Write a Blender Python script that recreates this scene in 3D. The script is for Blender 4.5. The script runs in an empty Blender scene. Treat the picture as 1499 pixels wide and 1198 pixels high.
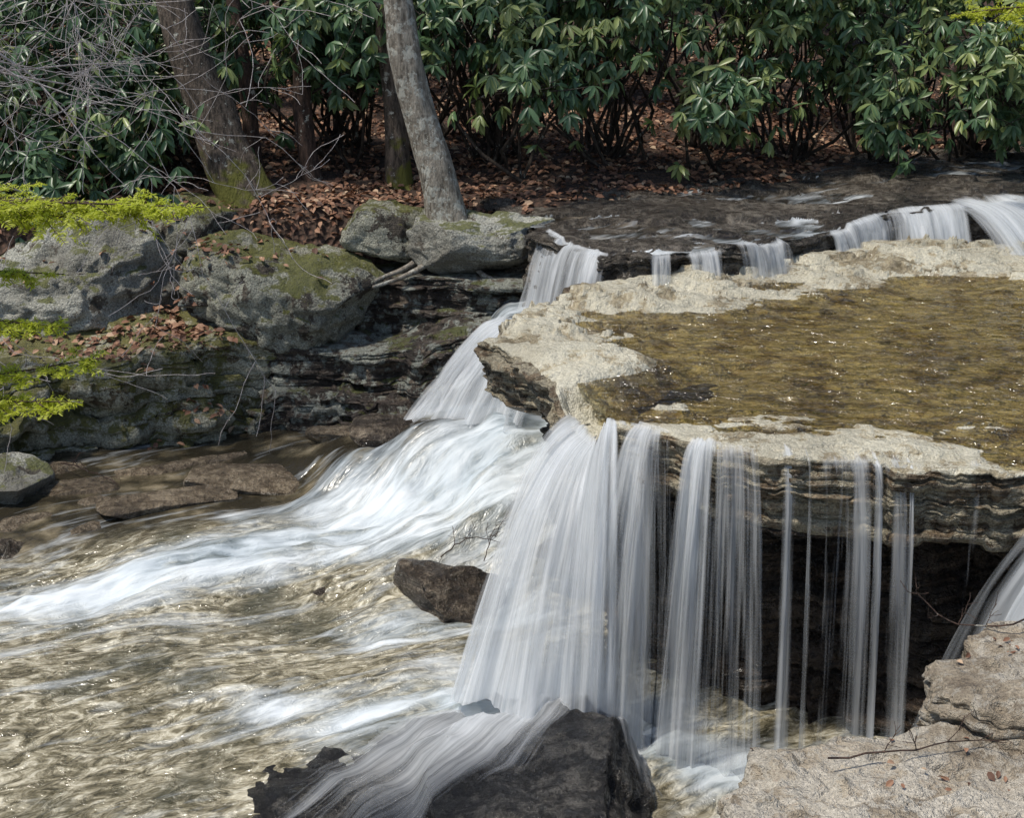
import bpy, math, random, bmesh
import numpy as np
from mathutils import Vector
from mathutils.bvhtree import BVHTree
random.seed(7); RS=np.random.RandomState(11)
scene=bpy.context.scene

# ---------------------------------------------------------------- noise
def _h(i,j,k,s):
    n=(i.astype(np.int64)*374761393+j.astype(np.int64)*668265263+k.astype(np.int64)*2147483647+s*1274126177)&0xffffffff
    n=((n^(n>>13))*1274126177)&0xffffffff
    n=(n^(n>>16))&0xffffffff
    return (n&0xffffff)/float(0xffffff)
def vn(x,y,z=0,s=0):
    x,y,z=np.broadcast_arrays(np.asarray(x,float),np.asarray(y,float),np.asarray(z,float))
    i=np.floor(x);j=np.floor(y);k=np.floor(z)
    fx=x-i;fy=y-j;fz=z-k
    fx=fx*fx*(3-2*fx);fy=fy*fy*(3-2*fy);fz=fz*fz*(3-2*fz)
    r=0
    for a in(0,1):
        for b in(0,1):
            for c in(0,1):
                w=(fx if a else 1-fx)*(fy if b else 1-fy)*(fz if c else 1-fz)
                r=r+w*_h(i+a,j+b,k+c,s)
    return r*2-1
def fbm(x,y,z=0,s=0,o=4,g=.5):
    r=0;a=1;t=0;f=1
    for q in range(o):
        r=r+a*vn(np.asarray(x)*f+q*7.3,np.asarray(y)*f+q*3.1,np.asarray(z)*f,s+q);t+=a;a*=g;f*=2.03
    return r/t
def ridge(x,y,z=0,s=0,o=4):
    r=0;a=1;t=0;f=1
    for q in range(o):
        r=r+a*(1-np.abs(vn(np.asarray(x)*f+q*7.3,np.asarray(y)*f,np.asarray(z)*f,s+q))*2);t+=a;a*=.55;f*=2.1
    return r/t
def ss(a,b,x):
    t=np.clip((np.asarray(x,float)-a)/(b-a),0,1);return t*t*(3-2*t)

# ---------------------------------------------------------------- mesh helpers
def mk(name,verts,faces,mats,uv=None,attrs=None,mi=None,smooth=True,parent=None):
    me=bpy.data.meshes.new(name)
    if isinstance(verts,np.ndarray): verts=verts.tolist()
    if isinstance(faces,np.ndarray): faces=faces.tolist()
    me.from_pydata(verts,[],faces)
    if not isinstance(mats,(list,tuple)): mats=[mats]
    for m in mats: me.materials.append(m)
    if mi is not None: me.polygons.foreach_set('material_index',np.asarray(mi,dtype=np.int32))
    if smooth: me.polygons.foreach_set('use_smooth',np.ones(len(me.polygons),dtype=bool))
    if uv is not None:
        l=me.uv_layers.new(name='UVMap')
        vi=np.zeros(len(me.loops),dtype=np.int32);me.loops.foreach_get('vertex_index',vi)
        l.data.foreach_set('uv',np.asarray(uv,dtype=np.float32)[vi].ravel())
    if attrs:
        for k,v in attrs.items():
            a=me.attributes.new(k,'FLOAT','POINT');a.data.foreach_set('value',np.asarray(v,dtype=np.float32).ravel())
    me.update()
    ob=bpy.data.objects.new(name,me);scene.collection.objects.link(ob)
    if parent: ob.parent=parent
    return ob
def gridf(n,m,closed=False):
    i=np.arange(n-1)[:,None];j=np.arange(m if closed else m-1)[None,:]
    j2=(j+1)%m
    return np.stack([i*m+j,i*m+j2,(i+1)*m+j2,(i+1)*m+j],-1).reshape(-1,4)

class Acc:
    def __init__(s): s.v=[];s.f=[];s.m=[];s.r=[];s.n=0
    def add(s,v,f,m=0,r=0.5):
        v=np.asarray(v);s.v.append(v);s.f.extend((np.asarray(f)+s.n).tolist());s.m.extend([m]*len(f))
        s.r.append(np.full(len(v),r) if np.isscalar(r) else r);s.n+=len(v)
    def tube(s,pts,rad,n=7,m=0,r=.5,rough=0.0):
        pts=np.asarray(pts,float);k=len(pts)
        d=np.gradient(pts,axis=0);d/=np.linalg.norm(d,axis=1)[:,None]+1e-9
        ref=np.array([0,0,1.]) if abs(d[:,2]).mean()<.8 else np.array([0,1.,0])
        a=np.cross(d,ref);a/=np.linalg.norm(a,axis=1)[:,None]+1e-9;b=np.cross(d,a)
        th=np.linspace(0,2*np.pi,n,endpoint=False)
        rad=np.broadcast_to(np.asarray(rad,float),(k,))
        R=rad[:,None]*np.ones(n)[None]
        if rough: 
            R=R*(1+rough*fbm(np.cos(th)[None]*1.5+pts[:,:1],np.sin(th)[None]*1.5,pts[:,2:]*1.6,5,3))
        v=pts[:,None]+R[...,None]*(a[:,None]*np.cos(th)[None,:,None]+b[:,None]*np.sin(th)[None,:,None])
        s.add(v.reshape(-1,3),gridf(k,n,True),m,r)
    def addleaves(s,V,T,Q,r,m=1):
        nv=s.n;s.v.append(V);s.r.append(r);s.f.extend((T+nv).tolist());s.f.extend((Q+nv).tolist());s.m.extend([m]*(len(T)+len(Q)));s.n+=len(V)
    def obj(s,name,mats,smooth=True):
        return mk(name,np.concatenate(s.v),s.f,mats,attrs={'rnd':np.concatenate(s.r)},mi=s.m,smooth=smooth)

# ---------------------------------------------------------------- node helpers
class NT:
    def __init__(s,name):
        s.mat=bpy.data.materials.new(name);s.mat.use_nodes=True;s.t=s.mat.node_tree;s.t.nodes.clear()
        s.out=s.n('ShaderNodeOutputMaterial')
    def n(s,t,**k):
        x=s.t.nodes.new(t)
        for a,b in k.items(): setattr(x,a,b)
        return x
    def l(s,a,b): s.t.links.new(a,b)
    def put(s,sock,v):
        if isinstance(v,bpy.types.NodeSocket): s.l(v,sock)
        elif v is not None: 
            if isinstance(v,(tuple,list)) and len(v)==3 and sock.type=='RGBA': v=(*v,1)
            sock.default_value=v
    def co(s,kind='Object',scale=(1,1,1)):
        c=s.n('ShaderNodeTexCoord');m=s.n('ShaderNodeMapping');s.l(c.outputs[kind],m.inputs[0]);m.inputs['Scale'].default_value=scale
        return m.outputs[0]
    def noise(s,vec,scale,detail=5,rough=.55,dist=0):
        x=s.n('ShaderNodeTexNoise');s.l(vec,x.inputs['Vector']);x.inputs['Scale'].default_value=scale;x.inputs['Detail'].default_value=detail
        x.inputs['Roughness'].default_value=rough;x.inputs['Distortion'].default_value=dist
        return x.outputs[0]
    def vor(s,vec,scale,feature='F1'):
        x=s.n('ShaderNodeTexVoronoi',feature=feature);s.l(vec,x.inputs['Vector']);x.inputs['Scale'].default_value=scale
        return x.outputs[0]
    def ramp(s,f,stops):
        r=s.n('ShaderNodeValToRGB');s.l(f,r.inputs[0]);e=r.color_ramp.elements
        while len(e)<len(stops): e.new(.5)
        for q,(p,c) in enumerate(stops):
            e[q].position=p
            if not isinstance(c,(tuple,list)): c=(c,c,c)
            e[q].color=(*c,1)
        return r.outputs[0]
    def mr(s,f,a,b,c=0.,d=1.):
        r=s.n('ShaderNodeMapRange');s.l(f,r.inputs[0])
        for q,v in enumerate((a,b,c,d)): r.inputs[q+1].default_value=v
        return r.outputs[0]
    def math(s,op,a,b=None,clamp=False):
        m=s.n('ShaderNodeMath',operation=op);m.use_clamp=clamp;s.put(m.inputs[0],a)
        if b is not None: s.put(m.inputs[1],b)
        return m.outputs[0]
    def mix(s,f,a,b,mode='MIX'):
        m=s.n('ShaderNodeMix',data_type='RGBA',blend_type=mode);s.put(m.inputs[0],f);s.put(m.inputs[6],a);s.put(m.inputs[7],b)
        return m.outputs[2]
    def attr(s,nm): return s.n('ShaderNodeAttribute',attribute_name=nm).outputs['Fac']
    def bump(s,h,st=.5,dist=.02,nrm=None):
        b=s.n('ShaderNodeBump');s.l(h,b.inputs['Height']);b.inputs['Strength'].default_value=st;b.inputs['Distance'].default_value=dist
        if nrm is not None: s.l(nrm,b.inputs['Normal'])
        return b.outputs[0]
    def pbr(s,col,rough=.6,nrm=None,spec=.5):
        p=s.n('ShaderNodeBsdfPrincipled');s.put(p.inputs['Base Color'],col);s.put(p.inputs['Roughness'],rough)
        p.inputs['Specular IOR Level'].default_value=spec
        if nrm is not None: s.l(nrm,p.inputs['Normal'])
        return p.outputs[0]
    def fin(s,sh): s.l(sh,s.out.inputs[0]);return s.mat

def rock_mat(name,dark,mid,light,lichen=.0,lichcol=(.42,.44,.38),moss=.0,mosscol=(.055,.06,.014),rough=(.45,.85),strata=0.,scale=1.,bump=1.,mossz=(.1,.8),lsc=7.5,var=0.,fine=.9,ldark=.45):
    t=NT(name);c=t.co()
    n1=t.noise(c,1.7*scale,3,.6);n2=t.noise(c,11*scale,5,.72);n3=t.noise(c,60*scale,3,.7)
    v=t.math('ADD',t.math('MULTIPLY',n1,.45),t.math('MULTIPLY',n2,.55))
    if strata:
        cs=t.co(scale=(1.5,1.5,26));st=t.noise(cs,1.,4,.65,.3)
        v=t.math('ADD',t.math('MULTIPLY',v,1-strata),t.math('MULTIPLY',st,strata))
    col=t.ramp(v,[(.38,dark),(.5,mid),(.61,light)])
    col=t.mix(fine,col,t.ramp(n3,[(.32,.22),(.5,.5),(.68,.8)]),'OVERLAY')
    g=t.n('ShaderNodeNewGeometry');sep=t.n('ShaderNodeSeparateXYZ');t.l(g.outputs['Normal'],sep.inputs[0]);nz=sep.outputs[2]
    if lichen:
        ln=t.math('ADD',t.noise(c,lsc*scale,6,.78),t.math('MULTIPLY',n1,.45))
        lf=t.mr(ln,.78-.16*lichen,.81-.16*lichen)
        lc=t.mix(t.mr(n3,.42,.58),lichcol,tuple(q*ldark for q in lichcol))
        col=t.mix(t.math('MULTIPLY',lf,.88),col,lc)
    if var:
        big=t.noise(c,.9,4,.6)
        col=t.mix(t.mr(big,.40,.58,var,0),col,tuple(q*.5 for q in mid))
    if moss:
        mn=t.math('ADD',t.noise(c,3.1*scale,6,.75),t.mr(nz,mossz[0],mossz[1],-.12,.12))
        mf=t.mr(mn,.68-.2*moss,.74-.2*moss)
        mc=t.mix(t.mr(n3,.35,.65),mosscol,tuple(q*2.3 for q in mosscol))
        col=t.mix(t.math('MULTIPLY',mf,.88),col,mc)
    h=t.math('ADD',t.math('MULTIPLY',n2,1.),t.math('MULTIPLY',n3,.22*min(1,fine*1.1)))
    if strata: h=t.math('ADD',h,t.math('MULTIPLY',st,.8*min(1,strata*2)))
    nb=t.bump(h,bump,.10)
    ro=t.mr(n2,.38,.6,rough[0],rough[1])
    return t.fin(t.pbr(col,ro,nb,.5))

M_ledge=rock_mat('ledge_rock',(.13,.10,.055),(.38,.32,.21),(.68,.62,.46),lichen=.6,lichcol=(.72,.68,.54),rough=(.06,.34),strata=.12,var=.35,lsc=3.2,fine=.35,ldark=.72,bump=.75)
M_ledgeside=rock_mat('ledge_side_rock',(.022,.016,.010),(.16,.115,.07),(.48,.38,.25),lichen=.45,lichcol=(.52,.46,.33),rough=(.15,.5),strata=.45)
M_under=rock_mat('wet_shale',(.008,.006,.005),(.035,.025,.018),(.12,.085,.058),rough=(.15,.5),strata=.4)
M_boul=rock_mat('lichen_boulder',(.04,.034,.025),(.15,.13,.10),(.36,.33,.27),lichen=1.1,lichcol=(.68,.68,.59),moss=.42,mosscol=(.075,.08,.02),rough=(.7,.95),lsc=5.,var=.7)
M_boul2=rock_mat('mossy_boulder',(.022,.018,.013),(.08,.064,.047),(.19,.16,.12),lichen=.7,lichcol=(.50,.50,.40),moss=.70,mosscol=(.07,.072,.012),rough=(.6,.9),lsc=5.,var=.5)
M_bank=rock_mat('mossy_bank_rock',(.03,.022,.013),(.15,.115,.065),(.42,.36,.25),lichen=1.,lichcol=(.60,.58,.44),moss=.76,mosscol=(.085,.08,.014),rough=(.5,.9),strata=.3,mossz=(-1.2,.9),lsc=5)
M_shale=rock_mat('dark_bank_shale',(.013,.010,.008),(.06,.045,.035),(.21,.165,.12),lichen=.3,rough=(.3,.7),strata=.4,moss=.2)
M_wetrock=rock_mat('wet_rock',(.014,.011,.009),(.075,.058,.042),(.32,.26,.19),rough=(.05,.3),strata=.25)
M_dark=rock_mat('black_wet_rock',(.006,.005,.005),(.022,.020,.018),(.12,.11,.095),rough=(.04,.22),strata=.2,fine=.6)
M_front=rock_mat('sunlit_rock',(.16,.12,.08),(.43,.36,.265),(.66,.59,.47),lichen=.5,lichcol=(.72,.66,.55),rough=(.6,.9),strata=.15,var=.35,fine=.6,ldark=.6)
M_slab=rock_mat('submerged_slab',(.05,.037,.025),(.17,.13,.085),(.34,.27,.185),rough=(.08,.35))
M_bed=rock_mat('creek_bed_rock',(.012,.010,.008),(.07,.058,.045),(.24,.21,.17),rough=(.1,.4),strata=.2)

t=NT('forest_floor');c=t.co();a=t.noise(c,3,4,.7);b=t.vor(c,16);
col=t.ramp(b,[(.0,(.15,.075,.045)),(.35,(.10,.052,.034)),(.6,(.03,.018,.012)),(.9,(.2,.11,.07))])
col=t.mix(t.mr(a,.35,.65),col,(.045,.028,.018))
M_floor=t.fin(t.pbr(col,.9,t.bump(t.math('ADD',b,a),1,.05)))

def leaf_mat(name,stops,rough=.35,trans=.3,tc=(.2,.3,.05)):
    t=NT(name);r=t.attr('rnd');col=t.ramp(r,stops)
    p=t.pbr(col,rough,None,.5)
    tr=t.n('ShaderNodeBsdfTranslucent');tr.inputs[0].default_value=(*tc,1)
    m=t.n('ShaderNodeMixShader');m.inputs[0].default_value=trans;t.l(p,m.inputs[1]);t.l(tr.outputs[0],m.inputs[2])
    return t.fin(m.outputs[0])
M_rhod=leaf_mat('rhododendron_leaf',[(0,(.018,.042,.022)),(.4,(.048,.104,.05)),(.75,(.11,.185,.085)),(1,(.26,.31,.11))],.36,.22,(.18,.27,.07))
M_hem=leaf_mat('hemlock_needles',[(0,(.26,.30,.02)),(.5,(.44,.48,.04)),(1,(.62,.64,.12))],.5,.45,(.62,.7,.06))
M_litter=leaf_mat('dead_leaves',[(0,(.08,.038,.024)),(.5,(.24,.115,.065)),(.85,(.38,.22,.135)),(1,(.52,.38,.25))],.7,.1,(.2,.08,.03))

def bark(name,d,l,moss=0.,lich=.5):
    t=NT(name);c=t.co(scale=(1,1,.3));n=t.noise(c,24,5,.7);n2=t.noise(t.co(),9,5,.75)
    col=t.ramp(n,[(.38,d),(.62,l)])
    col=t.mix(t.mr(n2,.60-.12*lich,.65-.12*lich),col,(.46,.45,.39))
    if moss:
        sep=t.n('ShaderNodeSeparateXYZ');t.l(t.co(),sep.inputs[0])
        f=t.math('ADD',t.noise(t.co(),4,5),t.mr(sep.outputs[2],0,1.8,.35,-.25))
        col=t.mix(t.mr(f,.6,.7),col,(.12,.12,.018))
    return t.fin(t.pbr(col,.85,t.bump(n,1,.05)))
M_bark=bark('grey_bark',(.12,.10,.075),(.37,.33,.27),0,.7)
M_bark2=bark('dark_mossy_bark',(.035,.026,.018),(.17,.13,.10),1,.1)
M_bark3=bark('red_bark',(.03,.018,.013),(.12,.07,.05),0,0)
M_stem=bark('shrub_stem',(.02,.014,.01),(.08,.06,.045),0,.0)
M_twig=bark('pale_twig',(.34,.29,.28),(.68,.63,.61),0,.1)

# ---------- water materials
def thin_water(name,tint,bst,scale=(6,6,6),base=.0):
    t=NT(name);c=t.co(scale=scale)
    n=t.noise(c,1,4,.62,.6)
    nb=t.bump(n,bst,.12)
    tr=t.n('ShaderNodeBsdfTransparent');tr.inputs[0].default_value=(*tint,1)
    gl=t.n('ShaderNodeBsdfGlossy');gl.inputs['Roughness'].default_value=.10;t.l(nb,gl.inputs['Normal'])
    fr=t.n('ShaderNodeFresnel');fr.inputs[0].default_value=1.45;t.l(nb,fr.inputs['Normal'])
    m=t.n('ShaderNodeMixShader');t.l(t.math('ADD',fr.outputs[0],base,True),m.inputs[0]);t.l(tr.outputs[0],m.inputs[1]);t.l(gl.outputs[0],m.inputs[2])
    return t.fin(m.outputs[0])
M_ledgew=thin_water('ledge_film_water',(.80,.72,.46),1.,(4,9,5),.06)

def river_mat(name,gs,bs,vein=(.055,.055,.035)):
    t=NT(name)
    uv=t.n('ShaderNodeUVMap').outputs[0]
    def um(sc):
        m=t.n('ShaderNodeMapping');t.l(uv,m.inputs[0]);m.inputs['Scale'].default_value=(*sc,1);return m.outputs[0]
    foam=t.attr('foam');calm=t.attr('calm')
    s1=t.noise(um((.9,3.4)),1,4,.6,.7);s2=t.noise(um((2.4,12)),1,3,.6,.4)
    st=t.math('ADD',t.math('MULTIPLY',s1,.70),t.math('MULTIPLY',s2,.30))
    ff=t.math('ADD',t.math('MULTIPLY',foam,1.2),t.math('MULTIPLY',t.math('SUBTRACT',st,.5),4.2))
    fm=t.mr(ff,.18,1.28)
    c=t.co()
    b1=t.noise(c,1.3,3,.6);b2=t.noise(um((5,9)),1,4,.7,1.5)
    gold=t.ramp(b2,gs)
    gold=t.mix(t.mr(b1,.38,.50,.75,0),gold,vein)
    vb=t.vor(c,3.2);bz=t.noise(c,5,5,.7)
    brown=t.ramp(t.math('ADD',t.math('MULTIPLY',bz,.6),t.math('MULTIPLY',t.math('SUBTRACT',.75,vb),.45)),bs)
    basec=t.mix(calm,gold,brown)
    foamc=t.mix(t.mr(st,.37,.61),(.27,.34,.39),(.70,.74,.76))
    col=t.mix(fm,basec,foamc)
    w1=t.noise(um((6,13)),1,3,.65,1.)
    hh=t.math('MULTIPLY',w1,t.mr(calm,0,1,1,.2))
    hh=t.math('MULTIPLY',hh,t.mr(fm,0,1,1,.12))
    hh=t.math('ADD',hh,t.math('MULTIPLY',t.math('MULTIPLY',s1,fm),.7))
    nb=t.bump(hh,.8,.08)
    return t.fin(t.pbr(col,t.mr(fm,0,1,.08,.6),nb,.5))
M_river=river_mat('river_water',[(.36,(.07,.061,.036)),(.46,(.19,.165,.105)),(.55,(.38,.34,.24)),(.66,(.70,.65,.51))],[(.36,(.03,.025,.016)),(.50,(.10,.082,.05)),(.66,(.27,.225,.15))])  # first ramp: bed tones with cream ripple glints and warm reflections painted in
M_upriver=river_mat('upper_creek_water',[(.36,(.02,.018,.014)),(.46,(.05,.045,.035)),(.55,(.10,.09,.07)),(.66,(.2,.19,.16))],[(.36,(.016,.013,.010)),(.5,(.07,.057,.044)),(.65,(.20,.17,.13))])

def fall_mat(name,fu,thr,soft,white=(.84,.86,.88)):
    t=NT(name);uv=t.n('ShaderNodeUVMap').outputs[0]
    def um(sc):
        m=t.n('ShaderNodeMapping');t.l(uv,m.inputs[0]);m.inputs['Scale'].default_value=(*sc,1);return m.outputs[0]
    a=t.noise(um((fu,.55)),1,3,.6,.25);b=t.noise(um((fu*4.5,1.3)),1,3,.6,.15);e=t.noise(um((fu*.3,.4)),1,2,.5)
    s=t.math('ADD',t.math('ADD',t.math('MULTIPLY',a,.42),t.math('MULTIPLY',b,.26)),t.math('MULTIPLY',e,.32))
    d=t.attr('dens')
    al=t.mr(t.math('ADD',s,d),thr,thr+soft)
    colr=t.mix(t.mr(b,.35,.62),(.66,.70,.73),white)
    p=t.pbr(colr,.5,t.bump(s,.5,.03),.4)
    tl=t.n('ShaderNodeBsdfTranslucent');tl.inputs[0].default_value=(.85,.87,.88,1)
    m0=t.n('ShaderNodeMixShader');m0.inputs[0].default_value=.4;t.l(p,m0.inputs[1]);t.l(tl.outputs[0],m0.inputs[2])
    tr=t.n('ShaderNodeBsdfTransparent')
    m=t.n('ShaderNodeMixShader');t.l(t.math('MULTIPLY',al,.9),m.inputs[0]);t.l(tr.outputs[0],m.inputs[1]);t.l(m0.outputs[0],m.inputs[2])
    return t.fin(m.outputs[0])
M_fall=fall_mat('falling_water',9,.37,.34)
M_veil=fall_mat('thin_veil_water',13,.47,.30)

# ---------------------------------------------------------------- slabs
def resample(P,step):
    P=np.array(P,float);Q=np.vstack([P,P[:1]]);L=np.r_[0,np.cumsum(np.linalg.norm(np.diff(Q,axis=0),axis=1))]
    n=int(L[-1]/step);s=np.linspace(0,L[-1],n,endpoint=False)
    return np.stack([np.interp(s,L,Q[:,0]),np.interp(s,L,Q[:,1])],1),s
def blocks(s,k,f,seed):
    p=s*f+k*3.77+.3*vn(s*1.3,k,0,seed+5);i=np.floor(p);fr=p-i
    a=_h(i,np.full_like(i,k),i*0,seed);b=_h(i+1,np.full_like(i,k),i*0,seed)
    return (a+(b-a)*ss(.93,1.,fr))*2-1
def slab(name,outline,center,zf,depth,mat,seed=0,step=.035,layer=.07,jag=.05,undercut=None,rings=60,edge=.06,mats=None,lump=.06):
    P,s=resample(outline,step);C=np.array(center,float);n=len(P)
    D=P-C;L=np.linalg.norm(D,axis=1);N=D/L[:,None]
    e=fbm(P[:,0]*1.3,P[:,1]*1.3,0,seed,5,.6)*edge*2.4+fbm(P[:,0]*7,P[:,1]*7,0,seed+9,3)*edge*.6+edge*.7*blocks(s,0,2.2,seed+2)
    V=[];rows=0
    fr=np.linspace(0,1,rings)**.6
    for f in fr:
        xy=C+N*((L+e)*max(f,1e-3))[:,None]
        z=zf(xy[:,0],xy[:,1])
        if f==1: z=z-.012
        V.append(np.c_[xy,z]);rows+=1
    ztop=V[-1][:,2].copy()
    k=0;d=0
    mi=[0]*(rows-1)
    u0=None
    if undercut is not None: u0=undercut[0]*(1+.45*fbm(s*.7,0,0,seed+50,3))
    while d<depth-1e-6:
        th=layer*(.35+1.4*random.random()**1.6)
        gro=np.clip(.55+.9*vn(s*1.3,k*4.1,0,seed+61),.0,1.2)
        blk=blocks(s,k,1.7+1.5*random.random(),seed+80)*.8+blocks(s,k+50,5.,seed+81)*.35
        for q,(dd,oo) in enumerate(((.0,0),(.12*th,jag*.3),(.5*th,jag*.34),(.88*th,jag*.26),(th*.99,-jag*.25))):
            D_=d+dd
            u=0
            if undercut is not None:
                u=undercut[1]*ss(0,undercut[2],D_-u0)
            off=e+(jag*.8*vn(s*1.1,k*5.7,0,seed+20)+jag*.5*vn(s*4.3,k*9.1,0,seed+21)+jag*blk)*gro-u
            off=off+(-.10 if undercut is not None else .10)*D_
            off=off+lump*1.2*fbm(P[:,0]*3,P[:,1]*3,D_*5.0,seed+70,5,.65)*ss(0,.12,D_)
            wob=.25*layer*vn(s*.9,d*3,0,seed+4)+.2*layer*vn(s*5,d*5,0,seed+6)
            xy=C+N*(L+off+oo*gro)[:,None]
            xy=xy+.2*jag*np.c_[vn(s*17,d*20+q,0,seed+31),vn(s*17,d*20+q,0,seed+32)]
            V.append(np.c_[xy,ztop-.015-D_+(wob if d>0 else 0)]);rows+=1
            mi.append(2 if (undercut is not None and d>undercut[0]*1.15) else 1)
        d+=th;k+=1
    V=np.concatenate(V)
    F=gridf(rows,n,True)
    MI=np.repeat(np.array(mi),n)
    return mk(name,V,F[:,::-1],mats or [mat,mat,mat],mi=MI)

def dseg(x,y,pts):
    d=np.full(np.shape(x),9e9)
    for a,b in zip(pts[:-1],pts[1:]):
        ax,ay=a;bx,by=b;vx,vy=bx-ax,by-ay
        tt=np.clip(((x-ax)*vx+(y-ay)*vy)/(vx*vx+vy*vy),0,1)
        d=np.minimum(d,np.hypot(x-ax-tt*vx,y-ay-tt*vy))
    return d
def stepn(x,y,s,f=1.3,k=2.2):
    st=k*fbm(x*f,y*f*1.3,0,s,4,.6);return np.floor(st)+ss(0,.3,st-np.floor(st))
chan=np.array([(2.0,9.4),(1.5,9.2),(.95,8.75),(.62,8.4),(.42,8.2)])
ledge_out=[(10,13.2),(7,13.2),(4.77,12.94),(3.56,13.15),(2.83,12.75),(1.86,12.1),(.85,11.42),(.27,10.83),(-.02,10.2),(-.2,9.6),(.02,9.25),(.16,8.95),(.32,8.6),(.38,8.3),(.52,7.98),(.58,7.8),(.78,7.63),(1.11,7.38),(1.47,7.18),(2.17,7.07),(2.72,7.0),(2.95,6.75),(3.1,6.4),(3.4,6.0),(4.5,5.6),(6,5.4),(10,5.4)]
def ledge_z(x,y):
    dE=dseg(x,y,ledge_out[1:-1])
    z=.035*fbm(x*1.1,y*1.6,0,3,5,.6)+.020*fbm(x*5,y*7,0,8,4,.55)
    rim=fbm(x*.9,y*1.5,0,41,5,.6)*.5
    far=ss(9.0,10.2,y)
    z=z+.07*ss(.75,.25,dE+rim)*far+.002*(1-far)*ss(.6,.1,dE+rim)
    st=3.2*fbm(x*1.4,y*3.0,0,55,5,.62)
    z=z+.05*(np.floor(st)+ss(.0,.08,st-np.floor(st)))*ss(1.5,.4,dE)*(.4+.6*far)
    z=z-.05*ss(.5,1.3,dE)
    dc=dseg(x,y,chan.tolist())
    z=z-.20*ss(.36,.12,dc+.09*fbm(x*5,y*5,0,3,3))*ss(1.9,.9,x)
    z=z+.07*ss(.6,.3,np.hypot(x-.55,(y-9.15)))
    return z
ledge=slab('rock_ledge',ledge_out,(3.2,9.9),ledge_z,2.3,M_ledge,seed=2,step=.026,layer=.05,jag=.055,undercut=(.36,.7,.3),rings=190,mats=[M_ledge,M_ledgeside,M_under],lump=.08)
slab('ledge_foundation',[(10,12.5),(3,12.4),(.9,11.2),(.45,10.2),(.5,9.2),(.75,8.5),(.98,8.15),(1.4,7.85),(2.2,7.65),(3.0,7.4),(3.6,6.8),(4.5,6.3),(10,6.2)],(3.4,9.9),lambda x,y:-.16+0*x,2.2,M_under,seed=91,step=.035,layer=.09,jag=.09,rings=4,edge=.12,lump=.14)
def inside(x,y,P):
    r=np.zeros(x.shape,bool);n=len(P)
    for i in range(n):
        x1,y1=P[i];x2,y2=P[(i+1)%n]
        if y1==y2: continue
        c=((y1>y)!=(y2>y))&(x<(x2-x1)*(y-y1)/(y2-y1)+x1);r^=c
    return r
gx=np.linspace(-.2,9.5,330);gy=np.linspace(6.0,13.4,300);X,Y=np.meshgrid(gx,gy)
Z=.006+.014*fbm(X*2.2,Y*4,0,77,4)+.009*fbm(X*8,Y*16,0,78,2)
dE=dseg(X,Y,ledge_out[1:-1]);ins=inside(X,Y,ledge_out)&(dE>.1)
F=gridf(len(gy),len(gx));keep=ins.ravel()[F].all(1)
mk('ledge_water',np.c_[X.ravel(),Y.ravel(),Z.ravel()],F[keep],M_ledgew)

# upper creek
up_out=[(9,13.6),(9,20),(0,20),(-.3,14.5),(.1,13.2),(.36,12.5),(.8,11.75),(1.15,11.62),(1.8,11.9),(2.4,12.3),(2.9,12.8),(3.6,13.4),(4.3,13.45),(5.2,14.0),(7,13.6)]
def up_z(x,y):
    d=dseg(x,y,up_out[4:])
    st=2.2*fbm(x*.8,y*1.6,0,62,4,.6)
    return .27+.10*ss(0,2.5,d)+.035*fbm(x*1.3,y*2,0,61,5,.6)+.05*(np.floor(st)+ss(0,.2,st-np.floor(st)))+.10*ss(2.6,4.5,x)
slab('upper_creek_bed',up_out,(4,16.2),up_z,1.6,M_bed,seed=5,step=.04,layer=.07,jag=.07,rings=110,edge=.09)
gx=np.linspace(0,9,260);gy=np.linspace(11.6,17.5,220);X,Y=np.meshgrid(gx,gy)
dd=dseg(X,Y,up_out[4:]);Z=up_z(X,Y)*.6+.4*(.27+.1*ss(0,2.5,dd)+.10*ss(2.6,4.5,X))+.0+.014*fbm(X*3,Y*5,0,5,3)
ins=inside(X,Y,up_out)&(dd>.04);F=gridf(len(gy),len(gx));keep=ins.ravel()[F].all(1)
fo=.20+.7*np.exp(-((X-5.0)/.9)**2)*ss(3,0,Y-13.4)+.3*ss(.5,.05,dd)+.4*fbm(X*1.2,Y*2.5,0,9,3)
mk('upper_creek_water',np.c_[X.ravel(),Y.ravel(),Z.ravel()],F[keep],M_upriver,uv=np.c_[(X*.75+Y*.6).ravel(),(X*.6-Y*.75).ravel()],attrs={'foam':fo.ravel(),'calm':np.full(X.size,.9)})

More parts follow.
